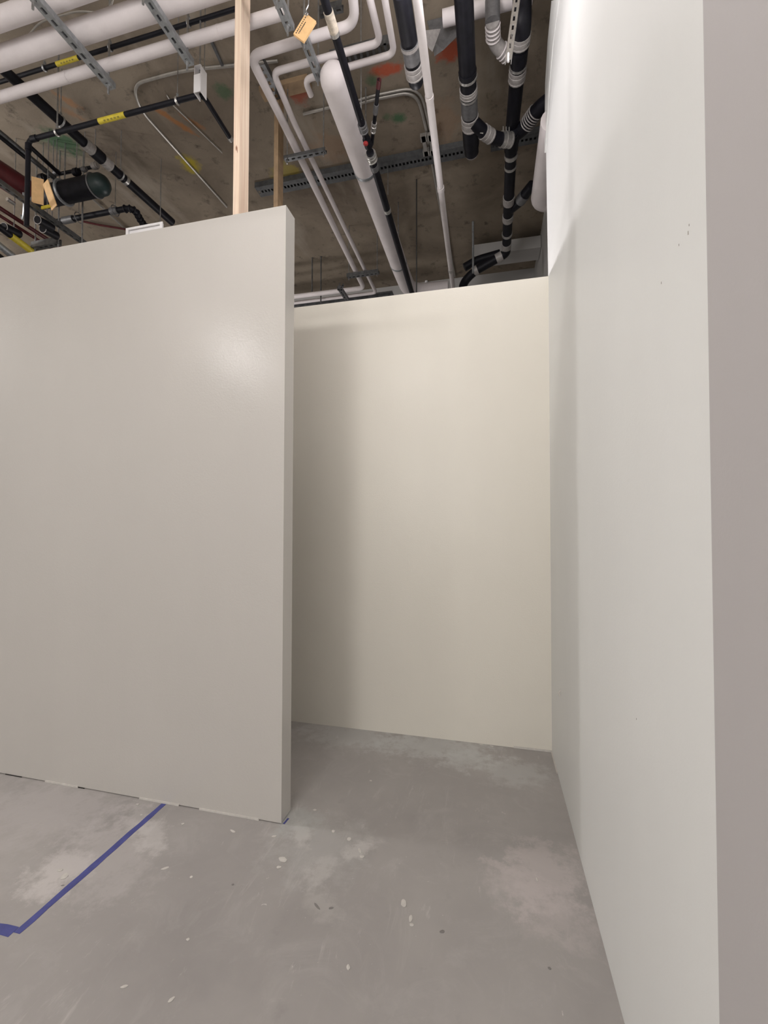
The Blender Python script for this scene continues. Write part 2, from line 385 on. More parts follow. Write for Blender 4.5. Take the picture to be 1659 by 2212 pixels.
pa = atz(1110, 1617, 0); obj('filler_ridge', *boxg((pa.x, D2-.007, .0005), (XR-.001, D2-.0002, .011)), 'plaster', wb)
pa = atz(1206, 1672, 0); obj('filler_ridge', *boxg((XR-.007, pa.y, .0005), (XR-.0002, D2-.008, .010)), 'plaster', wr)
p = atx(1212, 1498, XR); tube('paint_chip', [p+Vector((-.001, .01, .012)), p+Vector((-.012, .004, .002)), p+Vector((-.006, -.004, -.012))], .004, 'plaster', wr, 6, .006)
for px, py, s in ((1487, 503, .0035), (1489, 486, .002), (1467, 529, .002), (1429, 611, .0025), (1375, 1553, .002)):
    if px < 1530:
        p = atx(px, py, XR); obj('wall_nick', *boxg(p-Vector((.0008, s*.3, s)), p+Vector((0, s*.3, s))), 'conduit', wr)
# ------------------------------------------------------------------ studs
s1 = tag(obj('wall_stud', *boxg((-1.2925, D1+.013, T1-.003), (-1.2565, D1+.1, CEIL)), 'stud_wood'), 'bright new pine stud rising from the free-ended partition top', 'stud')
q = aty(597, 300, D2+.015)
s2 = tag(obj('wall_stud', *boxg((q.x-.019, D2+.014, T2+.002), (q.x+.016, D2+.1, CEIL-.04)), 'old_wood'), 'dull brown stud behind the partition corner, under the white pipes', 'stud')
a = aty(590, 160, D2+.05); b = aty(668, 150, D2+.05)
tag(obj('wood_block', *boxg((a.x-.1, D2+.01, CEIL-.04), (b.x, D2+.105, CEIL)), 'old_wood'), 'short brown timber plate fixed to the ceiling above the dull stud', 'timber')
# ------------------------------------------------------------------ tape
def tape(name, p0, p1, w0, label, seg=14, wob=.0025, z=.0012):
    p0 = Vector(p0); p1 = Vector(p1); t = (p1-p0).normalized(); s = Vector((-t.y, t.x, 0)); V = []; F = []
    for k in range(seg+1):
        c = p0.lerp(p1, k/seg)
        for sg in (-1, 1): V.append(c+s*sg*(w0/2+random.uniform(-wob, wob))+Vector((0, 0, z)))
    m = len(V); V += [v+Vector((0, 0, -z+.0002)) for v in V]
    for k in range(seg):
        i = 2*k; F += [(i, i+2, i+3, i+1), (m+i, m+i+1, m+i+3, m+i+2), (i, m+i, m+i+2, i+2), (i+1, i+3, m+i+3, m+i+1)]
    F += [(0, 1, m+1, m), (2*seg, m+2*seg, m+2*seg+1, 2*seg+1)]
    return tag(obj(name, V, F, 'tape_blue'), label, 'tape')
tape('tape_strip', atz(354, 1737, 0), atz(36, 2016, 0), .030, 'long blue masking tape strip running out from the partition base')
tape('tape_strip', atz(-120, 1985, 0), atz(30, 2013, 0), .036, 'short blue masking tape strip crossing the long one at the left frame edge', 6)
tape('tape_scrap', atz(613, 1780, 0), atz(623, 1768, 0), .010, 'tiny blue tape scrap at the partition free end', 3, .001)
# ------------------------------------------------------------------ pipes
def run(name, pix, wpx, mat, label, cat='pipe', fr=.0, seg=16, at=0, group=None):
    pts = [atz(*p) if len(p) == 3 else Vector(p[:3]) for p in pix]
    r = rad(pts[at], pts[at+1], wpx)
    o = tube(name, pts, r, mat, None, seg, fr); tag(o, label, cat, group); o_r[o] = r; o_p[o] = pts
    return o
o_r = {}; o_p = {}
def on(px, py, o):
    """the point of a level run's centre line seen at this pixel (its own height)"""
    return atz(px, py, o_p[o][0].z)
ZA = 4.245
# three big white pipes, upper left
def xrun(name, pa, pb, z, w, mat, label, ext=0., seg=20):
    a, b = atz(*pa, z), atz(*pb, z); y = (a.y+b.y)/2
    a = Vector((a.x-ext, y, z)); b = Vector((b.x, y, z)); r = rad(a.lerp(b, .6), b, w)
    o = tube(name, [a, b], r, mat, None, seg); tag(o, label, 'pipe'); o_r[o] = r; o_p[o] = [a, b]; return o
A1 = xrun('insulated_pipe', (-60, 58), (330, -70), ZA+.02, 64, 'insulation', 'fat white lagged pipe cutting the top left picture corner', .6)
A2 = xrun('insulated_pipe', (-60, 150), (488, -38), ZA+.02, 66, 'insulation', 'fat white lagged pipe, second from the top left corner', .6)
A3 = xrun('insulated_pipe', (-60, 240), (612, 12), ZA-.005, 33, 'insulation', 'slim white lagged pipe running behind the bright pine stud', .6)
for px, py in ((150, 170), (470, 62)):
    c = atz(px, py, ZA-.005); c.y = o_p[A3][0].y
    band('joint_sleeve', A3, c-Vector((.004, 0, 0)), c+Vector((.004, 0, 0)), o_r[A3]+.0015, 'insulation')
# trapezes under them
def trapeze(pa, pb, z, w, label, ends=True, nr=2, group=None, back=.0):
    a, b = atz(*pa, z), atz(*pb, z); x = b.x; a.x = x
    t = empty('trapeze_hanger', (x, b.y, z)); tag(t, label, 'hanger', group)
    wd = 2*rad(b, a, w)
    strut('strut_channel', a, b, wd, .03, 'galvanised', .055, t)
    for yy in ((b.y-.03, a.y+.03) if nr == 2 else (b.y-.03,)):
        rod(t, (x, yy, z-.055), CEIL, .006); nut(t, (x, yy, z), r=.012)
    return t
ZS = 4.135
trapeze((60, -18), (243, 194), ZS, 17, 'slotted grey strut under the white pipes nearest the top left corner')
trapeze((298, -28), (412, 143), ZS, 17, 'slotted grey strut under the white pipes just left of the pine stud')
trapeze((592, -20), (627, 68), ZS, 20, 'slotted grey strut end hanging left of the tan card tag')
trapeze((640, 78), (691, 176), 4.25, 17, 'slotted grey strut under the elbows right below the tan card tag')
# black gas line seen between the white pipes
G1 = xrun('gas_pipe', (-40, 200), (510, 6), 4.62, 13, 'black_iron', 'black gas pipe half hidden between the upper left white pipes', .4, 12)
y_ = o_p[G1][0].y
def label_on(o, pa, pb, mat='yellow_label', grow=.0012):
    z = o_p[o][0].z; a, b = atz(*pa, z), atz(*pb, z)
    d = (o_p[o][1]-o_p[o][0]).normalized(); q = o_p[o][0]
    a = q+d*(a-q).dot(d); b = q+d*(b-q).dot(d); r = o_r[o]
    l = band('pipe_label', o, a, b, r+grow, mat); l['label'] = 'yellow pipe marker'
    for k in range(5):   # lettering too small to read
        s = a.lerp(b, .22+.13*k); e = a.lerp(b, .22+.13*k+.07)
        up = Vector((0, -.55, -.83))*(r+grow)
        sd = d.cross(up).normalized()*r*.28
        V = [s+up*1.03-sd, e+up*1.03-sd, e+up*1.03+sd, s+up*1.03+sd]; V += [v_-up*.1 for v_ in V]
        obj('marker_lettering', V, [(0, 1, 2, 3), (7, 6, 5, 4), (0, 4, 5, 1), (1, 5, 6, 2), (2, 6, 7, 3), (3, 7, 4, 0)], 'faded_ink', l)
label_on(G1, (122, 138), (168, 123))
def hanger(o, px, py, label, rr=None, z1=CEIL, strap='steel', rodr=.004):
    z = o_p[o][0].z; c = atz(px, py, z); q, e = o_p[o][0], o_p[o][1]; d = (e-q).normalized(); c = q+d*(c-q).dot(d); r = o_r[o] if rr is None else rr
    t = empty('pipe_hanger', c+Vector((0, 0, -r))); tag(t, label, 'hanger')
    for s in (-.006, 0, .006): pass
    v, f = ringg(c, d, r+.004, .0045, 18, 6); v2, f2 = ringg(c+d*.006, d, r+.004, .0045, 18, 6); V, F = join([(v, f), (v2, f2)])
    obj('clevis_ring', V, F, strap, t, True)
    rod(t, (c.x+d.x*.003, c.y+d.y*.003, c.z+r), z1, rodr)
    nut(t, (c.x+d.x*.003, c.y+d.y*.003, c.z+r+.03), r=.009)
    return t
hanger(G1, 228, 92, 'wire-thin hanger on the black gas pipe between the white pipes', rodr=.003)
hanger(G1, 400, 40, 'small hanger on the hidden black gas pipe beside the slotted strut', rodr=.003)
hanger(G1, 98, 150, 'small hanger left of the yellow marker between the white pipes', rodr=.003)
# loose pale cable between the fat pipes
tag(tube('loose_cable', [atz(40, 88, 4.5), atz(62, 76, 4.5), atz(82, 52, 4.5), atz(105, 40, 4.5), atz(132, 34, 4.5), atz(165, 24, 4.5), atz(215, 27, 4.5), atz(240, 14, 4.5), atz(246, -8, 4.5)], .005, 'conduit', None, 8, .05), 'pale loose cable looping between the two fat white pipes', 'cable')
# nearer black gas line with yellow marker, drop at its left end
ZC = 4.16
pc = [atz(62, 303, ZC), atz(437, 203, ZC)]; yc = (pc[0].y+pc[1].y)/2
pc = [Vector((pc[0].x, yc, ZC)), Vector((pc[1].x, yc, ZC))]
rC = rad(pc[0].lerp(pc[1], .5), pc[1], 14.5)
e2 = atz(500, 303, ZC+.02)
gC = tube('gas_pipe', [pc[0]+Vector((0, 0, -.62)), pc[0], pc[1], e2], rC, 'black_iron', None, 14, .05)
tag(gC, 'black gas pipe with a bright yellow marker and a drop at its left end', 'pipe'); o_r[gC] = rC; o_p[gC] = pc
label_on(gC, (214, 262), (270, 247))
band('elbow_collar', gC, pc[0]+Vector((.03, 0, 0)), pc[0]+Vector((.075, 0, 0)), rC*1.28, 'black_iron')
band('elbow_collar', gC, pc[0]+Vector((0, 0, -.03)), pc[0]+Vector((0, 0, -.075)), rC*1.28, 'black_iron')
band('elbow_collar', gC, e2, e2+Vector((0, -.03, 0)), rC*1.2, 'silver')
hanger(gC, 122, 286, 'bright clevis hanger near the drop of the yellow-marked gas pipe', rodr=.005, strap='silver')
hanger(gC, 383, 219, 'bright clevis hanger at the right end of the yellow-marked gas pipe', rodr=.003, strap='silver')
# strap box bracket over the bend
bp = atz(434, 205, ZC-.03); bq = aty(434, 150, bp.y)
t = empty('strap_bracket', (bp.x, bp.y, bp.z)); tag(t, 'pale folded metal bracket holding the bend of the black gas pipe', 'bracket')
hgt = bq.z-bp.z
v, f = join([boxg((bp.x-.028, bp.y-.03, bp.z-.01), (bp.x-.025, bp.y+.03, bp.z+hgt)), boxg((bp.x+.016, bp.y-.03, bp.z-.01), (bp.x+.019, bp.y+.03, bp.z+hgt)), boxg((bp.x-.028, bp.y-.03, bp.z+hgt-.003), (bp.x+.019, bp.y+.03, bp.z+hgt)),
             boxg((bp.x-.028, bp.y-.033, bp.z-.012), (bp.x+.016, bp.y-.03, bp.z+hgt*.62))])
obj('strap', v, f, 'white_metal', t)
rod(t, (bp.x-.01, bp.y, bp.z+hgt-.02), CEIL, .005); rod(t, (bp.x+.008, bp.y+.02, bp.z+hgt-.02), CEIL, .003)
# black soil pipe with couplings, going away
def yrun(name, pa, pb, z, w, mat, label, at0=0., z1=None, seg=18, straight=True, ext=0.):
    a, b = atz(*pa, z), atz(*pb, z if z1 is None else z1)
    if straight: x = (a.x+b.x)/2; a.x = b.x = x
    if ext: a = a-(b-a).normalized()*ext
    r = rad(a.lerp(b, at0), b, w)
    o = tube(name, [a, b], r, mat, None, seg); tag(o, label, 'pipe'); o_r[o] = r; o_p[o] = [a, b]; return o
def bnd(o, pa, pb, mat, grow=.004, lip=0., name='coupling'):
    q, e = o_p[o][0], o_p[o][1]; d = (e-q).normalized()
    def s(p):
        # the point of the axis nearest to the sight line
        v = Vector(ray(*p)).normalized(); w0 = q-Vector((0, 0, EYE)); bb = d.dot(v); den = 1-bb*bb
        return q+d*((bb*v.dot(w0)-d.dot(w0))/den)
    a, b = s(pa), s(pb)
    return band(name, o, a, b, o_r[o]+grow, mat, lip)
D = yrun('soil_pipe', (62, 200), (372, 480), 4.45, 20, 'black_iron', 'black cast iron soil pipe running diagonally behind the yellow-marked gas pipe', .4, ext=.4, straight=False)
bnd(D, (183, 307), (200, 324), 'band', .006, .003); bnd(D, (200, 324), (220, 343), 'black_iron', .012, 0, 'hub'); bnd(D, (221, 344), (238, 360), 'band', .006, .003); bnd(D, (267, 388), (273, 393), 'silver', .005)
hanger(D, 128, 262, 'hanger on the black soil pipe where the gas pipe crosses it')
hanger(D, 262, 378, 'hanger on the black soil pipe halfway to the white tray')
ZK = CEIL-.015
# thin conduit loop on the deck
tag(tube('conduit', [atz(600, 132, ZK), atz(395, 152, ZK), atz(287, 182, ZK), atz(302, 236, ZK), atz(490, 447, ZK)], .011, 'conduit', None, 8, .16), 'thin pale conduit bending round and running behind the pine stud', 'conduit')
tag(tube('conduit', [atz(360, 205, ZK), atz(372, 225, ZK), atz(480, 330, ZK)], .006, 'conduit', None, 8), 'hair-thin conduit on the ceiling right of the strap bracket', 'conduit')
tag(tube('conduit', [atz(480, 140, ZK), atz(455, 85, ZK)], .013, 'dark_steel', None, 8), 'short dark conduit on the ceiling just left of the pine stud', 'conduit')
# ---------------- pipes with elbows right of the pine stud
ZP = 4.32
def prun(name, pix, w, mat, label, fr, at=0, seg=16, z=ZP, zs=None):
    pts = [atz(x, y, z if zs is None else zs[i]) for i, (x, y) in enumerate(pix)]
    r = rad(pts[at], pts[at+1], w); o = tube(name, pts, r, mat, None, seg, fr); tag(o, label, 'pipe'); o_r[o] = r; o_p[o] = pts; return o
P1 = prun('insulated_pipe', [(757, -60), (768, 52), (540, 122), (600, 240), (786, 622), (560, 650)], 30, 'insulation', 'broad white lagged pipe with two elbows, outermost left of the three bends', .075, 1)
P2 = prun('insulated_pipe', [(785, -60), (822, 92), (590, 156), (634, 262), (812, 632), (640, 654), (560, 664)], 21, 'insulation', 'slim white lagged pipe bending twice, middle of the three bends', .05, 1)
P3 = prun('insulated_pipe', [(828, -20), (852, 116), (658, 172), (672, 206)], 19, 'insulation', 'slim white lagged pipe ending in a short stub above the fat pipe end', .05, 1)
tr = empty('trapeze_hanger', atz(660, 340, 4.13)); tag(tr, 'slotted strut crossing under the twin white pipes left of the fat pipe', 'hanger')
a, b = atz(615, 347, 4.25), atz(704, 328, 4.25); b.y = a.y
strut('strut_channel', a, b, .04, .02, 'dark_steel', .045, tr); rod(tr, (a.x+.02, a.y, 4.22), CEIL); rod(tr, (b.x-.02, a.y, 4.22), CEIL)
tr = empty('trapeze_hanger', atz(785, 595, 4.13)); tag(tr, 'small dark strut under the far ends of the twin white pipes', 'hanger')
a, b = atz(750, 600, 4.25), atz(818, 590, 4.25); b.y = a.y
strut('strut_channel', a, b, .05, .035, 'dark_steel', .05, tr); rod(tr, (a.x+.02, a.y, 4.22), CEIL); rod(tr, (b.x-.02, a.y, 4.22), CEIL)
# dark rungs on the deck behind the bends
for (pa, pb, w_, lab) in (((740, 20), (690, 34), 20, 'dark strut piece on the ceiling inside the broad pipe bend'), ((560, 142), (600, 215), 26, 'dark grey strut piece between the broad pipe and the dull stud')):
    a, b = atz(*pa, 4.7), atz(*pb, 4.7)
    tag(strut('ceiling_strut', a, b, 2*rad(a, b, w_), .04, 'dark_steel', .05), lab, 'strut')
a, b = atz(715, 135, 4.45), atz(850, 98, 4.45); b.y = a.y = (a.y+b.y)/2
V, F = join([boxg((a.x, a.y-.03, 4.44), (b.x, a.y-.024, 4.5)), boxg((a.x, a.y+.024, 4.44), (b.x, a.y+.03, 4.5))]+[boxg((a.x+.04*k, a.y-.03, 4.44), (a.x+.04*k+.016, a.y+.03, 4.446)) for k in range(int((b.x-a.x)/.04))])
tag(obj('cable_tray', V, F, 'dark_steel'), 'dark toothed cable tray between the middle and lower white bends', 'tray')
# fat white pipe going away, capped near end, dropping at the far end
pts = [atz(722, 172, 4.2), atz(868, 590, 4.2)]
rH = rad(pts[0].lerp(pts[1], .1), pts[1], 58); d = (pts[1]-pts[0]).normalized()
cp = [pts[0]+d*(rH*(-.95)), pts[0]+d*(rH*-.85), pts[0]+d*(rH*-.6), pts[0]+d*(rH*-.25), pts[0]+d*rH*.15, pts[1]]
end = atz(886, 632, 4.2)
path = rounded([pts[0], pts[1], end, end+Vector((.45, .02, 0))], .22)
cr = [rH*.25, rH*.55, rH*.82, rH*.96]
v, f = tubeg(cp[:4]+path, cr+[rH]*len(path), 24)
FH = tag(obj('insulated_pipe', v, f, 'insulation', None, True), 'fattest white pipe with a rounded near end, left of the black fitting', 'pipe'); o_r[FH] = rH; o_p[FH] = pts
def ring_hanger(o, px, py, label):
    c = atz(px, py, o_p[o][0].z); q = o_p[o][0]; dd = (o_p[o][1]-q).normalized(); c = q+dd*(c-q).dot(dd); r = o_r[o]
    t = empty('pipe_hanger', c-Vector((0, 0, r))); tag(t, label, 'hanger')
    v, f = tubeg([c-dd*.012, c+dd*.012], r+.004, 24); obj('clevis_ring', v, f, 'galvanised', t, True)
    rod(t, (c.x, c.y, c.z+r), CEIL, .006)
ring_hanger(FH, 786, 366, 'grey ring hanger round the middle of the fattest white pipe')
ring_hanger(FH, 857, 568, 'grey ring hanger round the far end of the fattest white pipe')
# black pipe with pale patch and union, in front of the fat pipe
B1 = prun('gas_pipe', [(694, -25), (797, 318)], 20, 'black_iron', 'black pipe with a pale patch, passing right of the tan tag to a union', 0, 0, z=4.05)
bnd(B1, (709, 24), (724, 70), 'pale_patch', .0035, 0, 'pale_wrap'); bnd(B1, (724, 66), (727, 74), 'silver', .004, 0, 'clip')
bnd(B1, (781, 268), (786, 284), 'band_dark', .006, .002); bnd(B1, (792, 300), (797, 316), 'black_iron', .006)
B2 = prun('gas_pipe', [(799, 328), (892, 640)], 17, 'black_iron', 'lower black pipe below the silver union, along the fattest white pipe', 0, 0, z=4.05)
bnd(B2, (800, 332), (803, 346), 'silver', .008, .004, 'union'); bnd(B2, (807, 356), (810, 366), 'band_dark', .004); bnd(B2, (838, 450), (840, 456), 'silver', .003, 0, 'clip')
c = atz(790, 305, 4.03)
B3 = prun('gas_pipe', [(819, 172), (803, 312)], 9, 'black_iron', 'thin black branch pipe slanting down to the red-capped valve', 0, 0, 12, z=4.08)
del B3['category'], B3['label']; B3.name = 'branch_pipe'; B3.parent = B1; B3.location = WL[B3]-WL[B1]
bnd(B3, (819, 172), (818, 190), 'red_pipe', .002, 0, 'brown_tip'); bnd(B3, (813, 225), (811, 245), 'band_dark', .004); bnd(B3, (808, 265), (805, 285), 'silver', .004, .002)
kn = tube('valve', [c+Vector((0, 0, .03)), c+Vector((0, 0, -.012))], .012, 'black_iron', B1)
tube('valve_cap', [c+Vector((0, 0, -.012)), c+Vector((0, 0, -.02)), c+Vector((0, 0, -.028))], [.016, .017, .008], 'red_knob', kn)
kn['label'] = 'red-capped valve'
rd = tag(tube('threaded_rod', [aty(780, 258, 2.62), aty(779, 90, 2.62)+Vector((0, 0, .55))], .004, 'steel', None, 8), 'thin bright hanging rod right of the black pipe and fat pipe end', 'rod')
a = aty(838, 420, 3.9); tag(tube('threaded_rod', [a, (a.x, a.y, CEIL)], .004, 'steel', None, 8), 'thin hanging rod between the fat white pipe and the pale conduit', 'rod')
# capped fat black pipe
J = yrun('soil_pipe', (874, -20), (891, 172), 4.13, 39, 'black_iron', 'fat black capped soil pipe left of the thin white pipe', .2)
bnd(J, (882, 92), (884, 103), 'band_dark', .006); bnd(J, (884, 103), (887, 132), 'band_dark', .002, 0, 'grey_sleeve'); bnd(J, (883, 93), (884, 100), 'band', .007, 0); bnd(J, (888, 139), (890, 164), 'band', .006, .002)
e = o_p[J][1]; v, f = tubeg([e, e+Vector((0, .02, 0)), e+Vector((0, .035, 0))], [o_r[J]*1.0, o_r[J]*.97, o_r[J]*.8], 18); obj('end_cap', v, f, 'black_iron', J, True)
c = o_p[J][1]+Vector((0, -.55, 0)); rod(J, (c.x, c.y, c.z+o_r[J]*.8), CEIL, .006)
# thin white pipe
K = yrun('white_pipe', (899, -20), (979, 625), 4.0, 19, 'white_pvc', 'thin straight white pipe between the two fat black pipes', .1, straight=False)
bnd(K, (938, 203), (939, 212), 'white_pvc', .003, 0, 'joint'); bnd(K, (951, 404), (952, 412), 'white_pvc', .004, 0, 'joint'); bnd(K, (973, 581), (974, 586), 'silver', .003, 0, 'clip')
# conduits on the deck with clamps
tag(tube('conduit', [atz(735, 240, ZK), atz(790, 218, ZK), atz(898, 196, ZK), atz(917, 260, ZK), atz(978, 600, ZK)], .013, 'conduit', None, 10, .25), 'pale conduit with a wide bend on the ceiling beside the thin white pipe', 'conduit')
tag(tube('conduit', [atz(735, 233, ZK), atz(790, 210, ZK), atz(906, 186, ZK), atz(925, 260, ZK), atz(983, 598, ZK)], .010, 'conduit', None, 10, .25), 'outer thinner conduit hugging the pale conduit bend', 'conduit')
tag(tube('conduit', [atz(655, 246, ZK), atz(735, 226, ZK)], .012, 'conduit', None, 10), 'short pale conduit on the ceiling left of the fattest pipe end', 'conduit')
ZR = CEIL-.054
a, b = atz(560, 420, ZR), atz(1010, 322, ZR); y0 = (a.y+b.y)/2; a.y = b.y = y0
tag(strut('ceiling_strut', a, b, .13, .05, 'rail_steel', .035, None, .12), 'long dark slotted rail crossing the ceiling behind all the pipes', 'rail')
a2, b2 = atz(1060, 318, ZR), atz(1180, 290, ZR); a2.y = b2.y = y0
tag(strut('ceiling_strut', a2, b2, .11, .05, 'rail_steel', .035, None, .12), 'short dark slotted rail right of the black soil stack', 'rail')
for px, py, nm in ((918, 320, 'left'), (933, 318, 'right')):
    c = atz(px, py, ZR-.03)
    t = tag(obj('conduit_clamp', *join([boxg((c.x-.028, c.y-.10, ZR-.02), (c.x+.028, c.y-.05, ZR+.02)), boxg((c.x-.016, c.y-.10, ZR-.02), (c.x+.016, c.y+.10, ZR-.012)), boxg((c.x-.028, c.y+.05, ZR-.02), (c.x+.028, c.y+.10, ZR+.02))]), 'silver'), 'bright conduit clamp on the dark rail, %s one of the pair' % nm, 'clamp')
# ---------------- soil stack on the right
ZM = 4.38
M1 = yrun('soil_pipe', (1005, -20), (1016, 330), ZM, 42, 'black_iron', 'fat black soil pipe with ringed couplings left of the tall branch pipe', .1)
bnd(M1, (1010, 152), (1010, 163), 'black_iron', .004, 0, 'collar'); bnd(M1, (1010, 163), (1010, 168), 'silver', .007, 0, 'clamp_ring'); bnd(M1, (1012, 189), (1012, 203), 'band', .004, .002); bnd(M1, (1012, 206), (1012, 210), 'silver', .007, 0, 'clamp_ring')
bnd(M1, (1013, 212), (1014, 246), 'band_dark', .003, 0, 'grey_sleeve'); bnd(M1, (1014, 250), (1015, 274), 'band', .006, .002); bnd(M1, (1015, 276), (1016, 313), 'black_iron', .006, 0, 'wye_hub')
e = o_p[M1][1]; bnd(M1, (1016, 313), (1016, 334), 'band', -.008+.0, .002)
# wye branch across to the second stack
ZN = 4.12
q1 = bnd  # alias kept short
wy = [atz(1020, 262, ZM-.02), atz(1052, 292, ZM-.02), atz(1075, 300, ZM+.0), atz(1105, 303, ZM+.02)]
rW = o_r[M1]*.82
v, f = tubeg(rounded(wy, .08), rW, 16); o = obj('wye_branch', v, f, 'black_iron', M1, True)
band('coupling', o, wy[0].lerp(wy[1], .72), wy[1].lerp(wy[2], .35), rW+.005, 'band', .002)
pa, pb = wy[2].lerp(wy[3], .25), wy[2].lerp(wy[3], .95); band('coupling', o, pa, pb, rW+.006, 'silver', .003)
for k in range(3):
    c = pa.lerp(pb, .2+.3*k); obj('clamp_screw', *boxg(c+Vector((-.004, -rW-.004, .02)), c+Vector((.004, -rW+.008, .06))), 'silver', o)
pa = wy[0].lerp(wy[1], .55); tube('clamp_tail', [pa+Vector((-.05, -rW*.6, -rW*.7)), pa+Vector((.02, -rW*.2, -rW))], .004, 'silver', o, 6)
# tall branch pipe: from the ceiling elbow away to the far elbow
N1 = yrun('soil_pipe', (1127, 60), (1104, 300), 4.5, 33, 'black_iron', 'black soil pipe with pale bands running along the side wall', .3, straight=False)
bnd(N1, (1126, 72), (1124, 95), 'band', .008, .002); bnd(N1, (1122, 104), (1120, 135), 'black_iron', .005, 0, 'hub'); bnd(N1, (1119, 140), (1119, 144), 'silver', .006, 0, 'clamp_ring'); bnd(N1, (1118, 148), (1116, 172), 'band', .006, .002)
e0 = o_p[N1][0]; rN = o_r[N1]
v, f = tubeg(rounded([e0+Vector((0, .08, 0)), e0+Vector((0, -.03, 0)), e0+Vector((0, -.05, .20))], .09), rN+.006, 16); obj('elbow', v, f, 'black_iron', N1, True)
N2 = yrun('lower_run', (1106, 285), (1094, 535), 4.44, 26, 'black_iron', '', .1, straight=False)
del N2['category']; N2['label'] = 'lower black run with pale bands'; N2.parent = N1; N2.location = WL[N2]-WL[N1]
bnd(N2, (1106, 288), (1105, 322), 'black_iron', .008, 0, 'wye_hub')
for a, b, m_, g in (((1104, 330), (1104, 338), 'silver', .006), ((1104, 356), (1103, 361), 'silver', .004), ((1100, 424), (1100, 438), 'band', .006), ((1098, 464), (1098, 475), 'band', .006), ((1096, 503), (1096, 507), 'silver', .006), ((1095, 524), (1094, 544), 'band', .004)):
    bnd(N2, a, b, m_, g)
rN2 = o_r[N2]; e = o_p[N2][1]
fe = [e+Vector((0, -.02, 0)), e+Vector((0, .07, -.02)), atz(1022, 588, 4.3), atz(1000, 612, 4.2), atz(998, 660, 3.9)]
v, f = tubeg(rounded(fe, .12), rN2*1.0, 16); o = obj('far_elbow', v, f, 'black_iron', N1, True)
band('coupling', o, fe[1].lerp(fe[2], .12), fe[1].lerp(fe[2], .30), rN2+.006, 'band'); band('coupling', o, fe[1].lerp(fe[2], .86), fe[1].lerp(fe[2], 1.0), rN2+.006, 'band')
# branch to the right with ribbed coupling
br = [atz(1110, 292, 4.47), atz(1136, 272, 4.47), atz(1160, 238, 4.47), atz(1192, 212, 4.47)]
rB = rN*1.02
o = tube('side_branch', br, rB, 'black_iron', N1, 16, .06)
for k in range(6):
    c = br[1].lerp(br[2], .12+.15*k); d2 = (br[2]-br[1]).normalized(); ring('coupling_rib', c, d2, rB+.003, .0045, 'band', o, seg=18)
b2_ = [atz(1102, 452, 4.44), atz(1122, 436, 4.44), atz(1138, 415, 4.44), atz(1150, 400, 4.44)]
o = tube('side_branch', b2_, rN2*.95, 'black_iron', N1, 14)
band('coupling', o, b2_[1].lerp(b2_[2], .1), b2_[1].lerp(b2_[2], .75), rN2+.004, 'band_dark')
# white fat pipe across the top right
O1 = xrun('insulated_pipe', (990, 26), (1150, -6), 4.72, 44, 'insulation', 'fat white pipe crossing behind the black soil pipe at the top right', .1)
# ribbed pale elbow by the slanting strut
el = [atz(1064, 48, 4.55), atz(1066, 92, 4.55), atz(1098, 122, 4.53)]
rE = rad(el[0], el[1], 30)
o = tag(tube('pale_elbow', el, rE, 'band', None, 16, .08), 'pale ribbed elbow coupling left of the slanting perforated strut', 'fitting')
for k, (i, t_) in enumerate(((0, .15), (0, .35), (0, .55), (0, .75), (1, .55), (1, .72), (1, .9))):
    c = el[i].lerp(el[i+1], t_); ring('coupling_rib', c, el[i+1]-el[i], rE+.002, .005, 'insulation', o, seg=16)
tube('dark_socket', [el[0], el[0]+Vector((0, -.02, .12))], rE*1.1, 'band_dark', o)
# slanting brace strut
a = aty(1098, 128, 2.5); b = aty(1120, -30, 2.5)
t = empty('brace_strut', a); tag(t, 'bright perforated strut slanting down over the black soil pipe', 'strut')
aa, bb = Vector(a), Vector(b); L = (bb-aa).length; dr = (bb-aa).normalized(); sx = Vector((0, 1, 0)).cross(dr).normalized()
def bar(l0, l1, s0, s1, y0, y1):
    V = []
    for y in (y0, y1):
        for l, s in ((l0, s0), (l1, s0), (l1, s1), (l0, s1)): V.append(aa+dr*l+sx*s+Vector((0, y, 0)))
    return V, [(3, 2, 1, 0), (4, 5, 6, 7), (0, 1, 5, 4), (1, 2, 6, 5), (2, 3, 7, 6), (3, 0, 4, 7)]
parts = [bar(0, L, -.018, -.006, 0, .004), bar(0, L, .006, .018, 0, .004), bar(0, L, -.018, -.014, .004, .03), bar(0, L, .014, .018, .004, .03)]
nn = int(L/.05)
for k in range(nn+1): parts.append(bar(max(0, k*L/nn-.011), min(L, k*L/nn+.011), -.006, .006, 0, .004))
obj('strut_channel', *join(parts), 'silver', t)
tube('bolt', [aa+Vector((0, -.005, -.02)), aa+Vector((0, -.005, .03))], .006, 'white_metal', t, 8)
rod(t, (bb.x, bb.y+.02, bb.z-.02), CEIL, .006)
# white pipe end along the side wall
r_ = .085; pl = atz(1146, 436, 4.13)
v, f = tubeg(rounded([(pl.x+r_, 3.02, 4.13), (pl.x+r_, pl.y, 4.13), (pl.x+r_+.12, pl.y+.02, 4.13)], .05), r_, 20)
tag(obj('insulated_pipe', v, f, 'insulation', None, True), 'white lagged pipe end tucked behind the side wall edge', 'pipe')
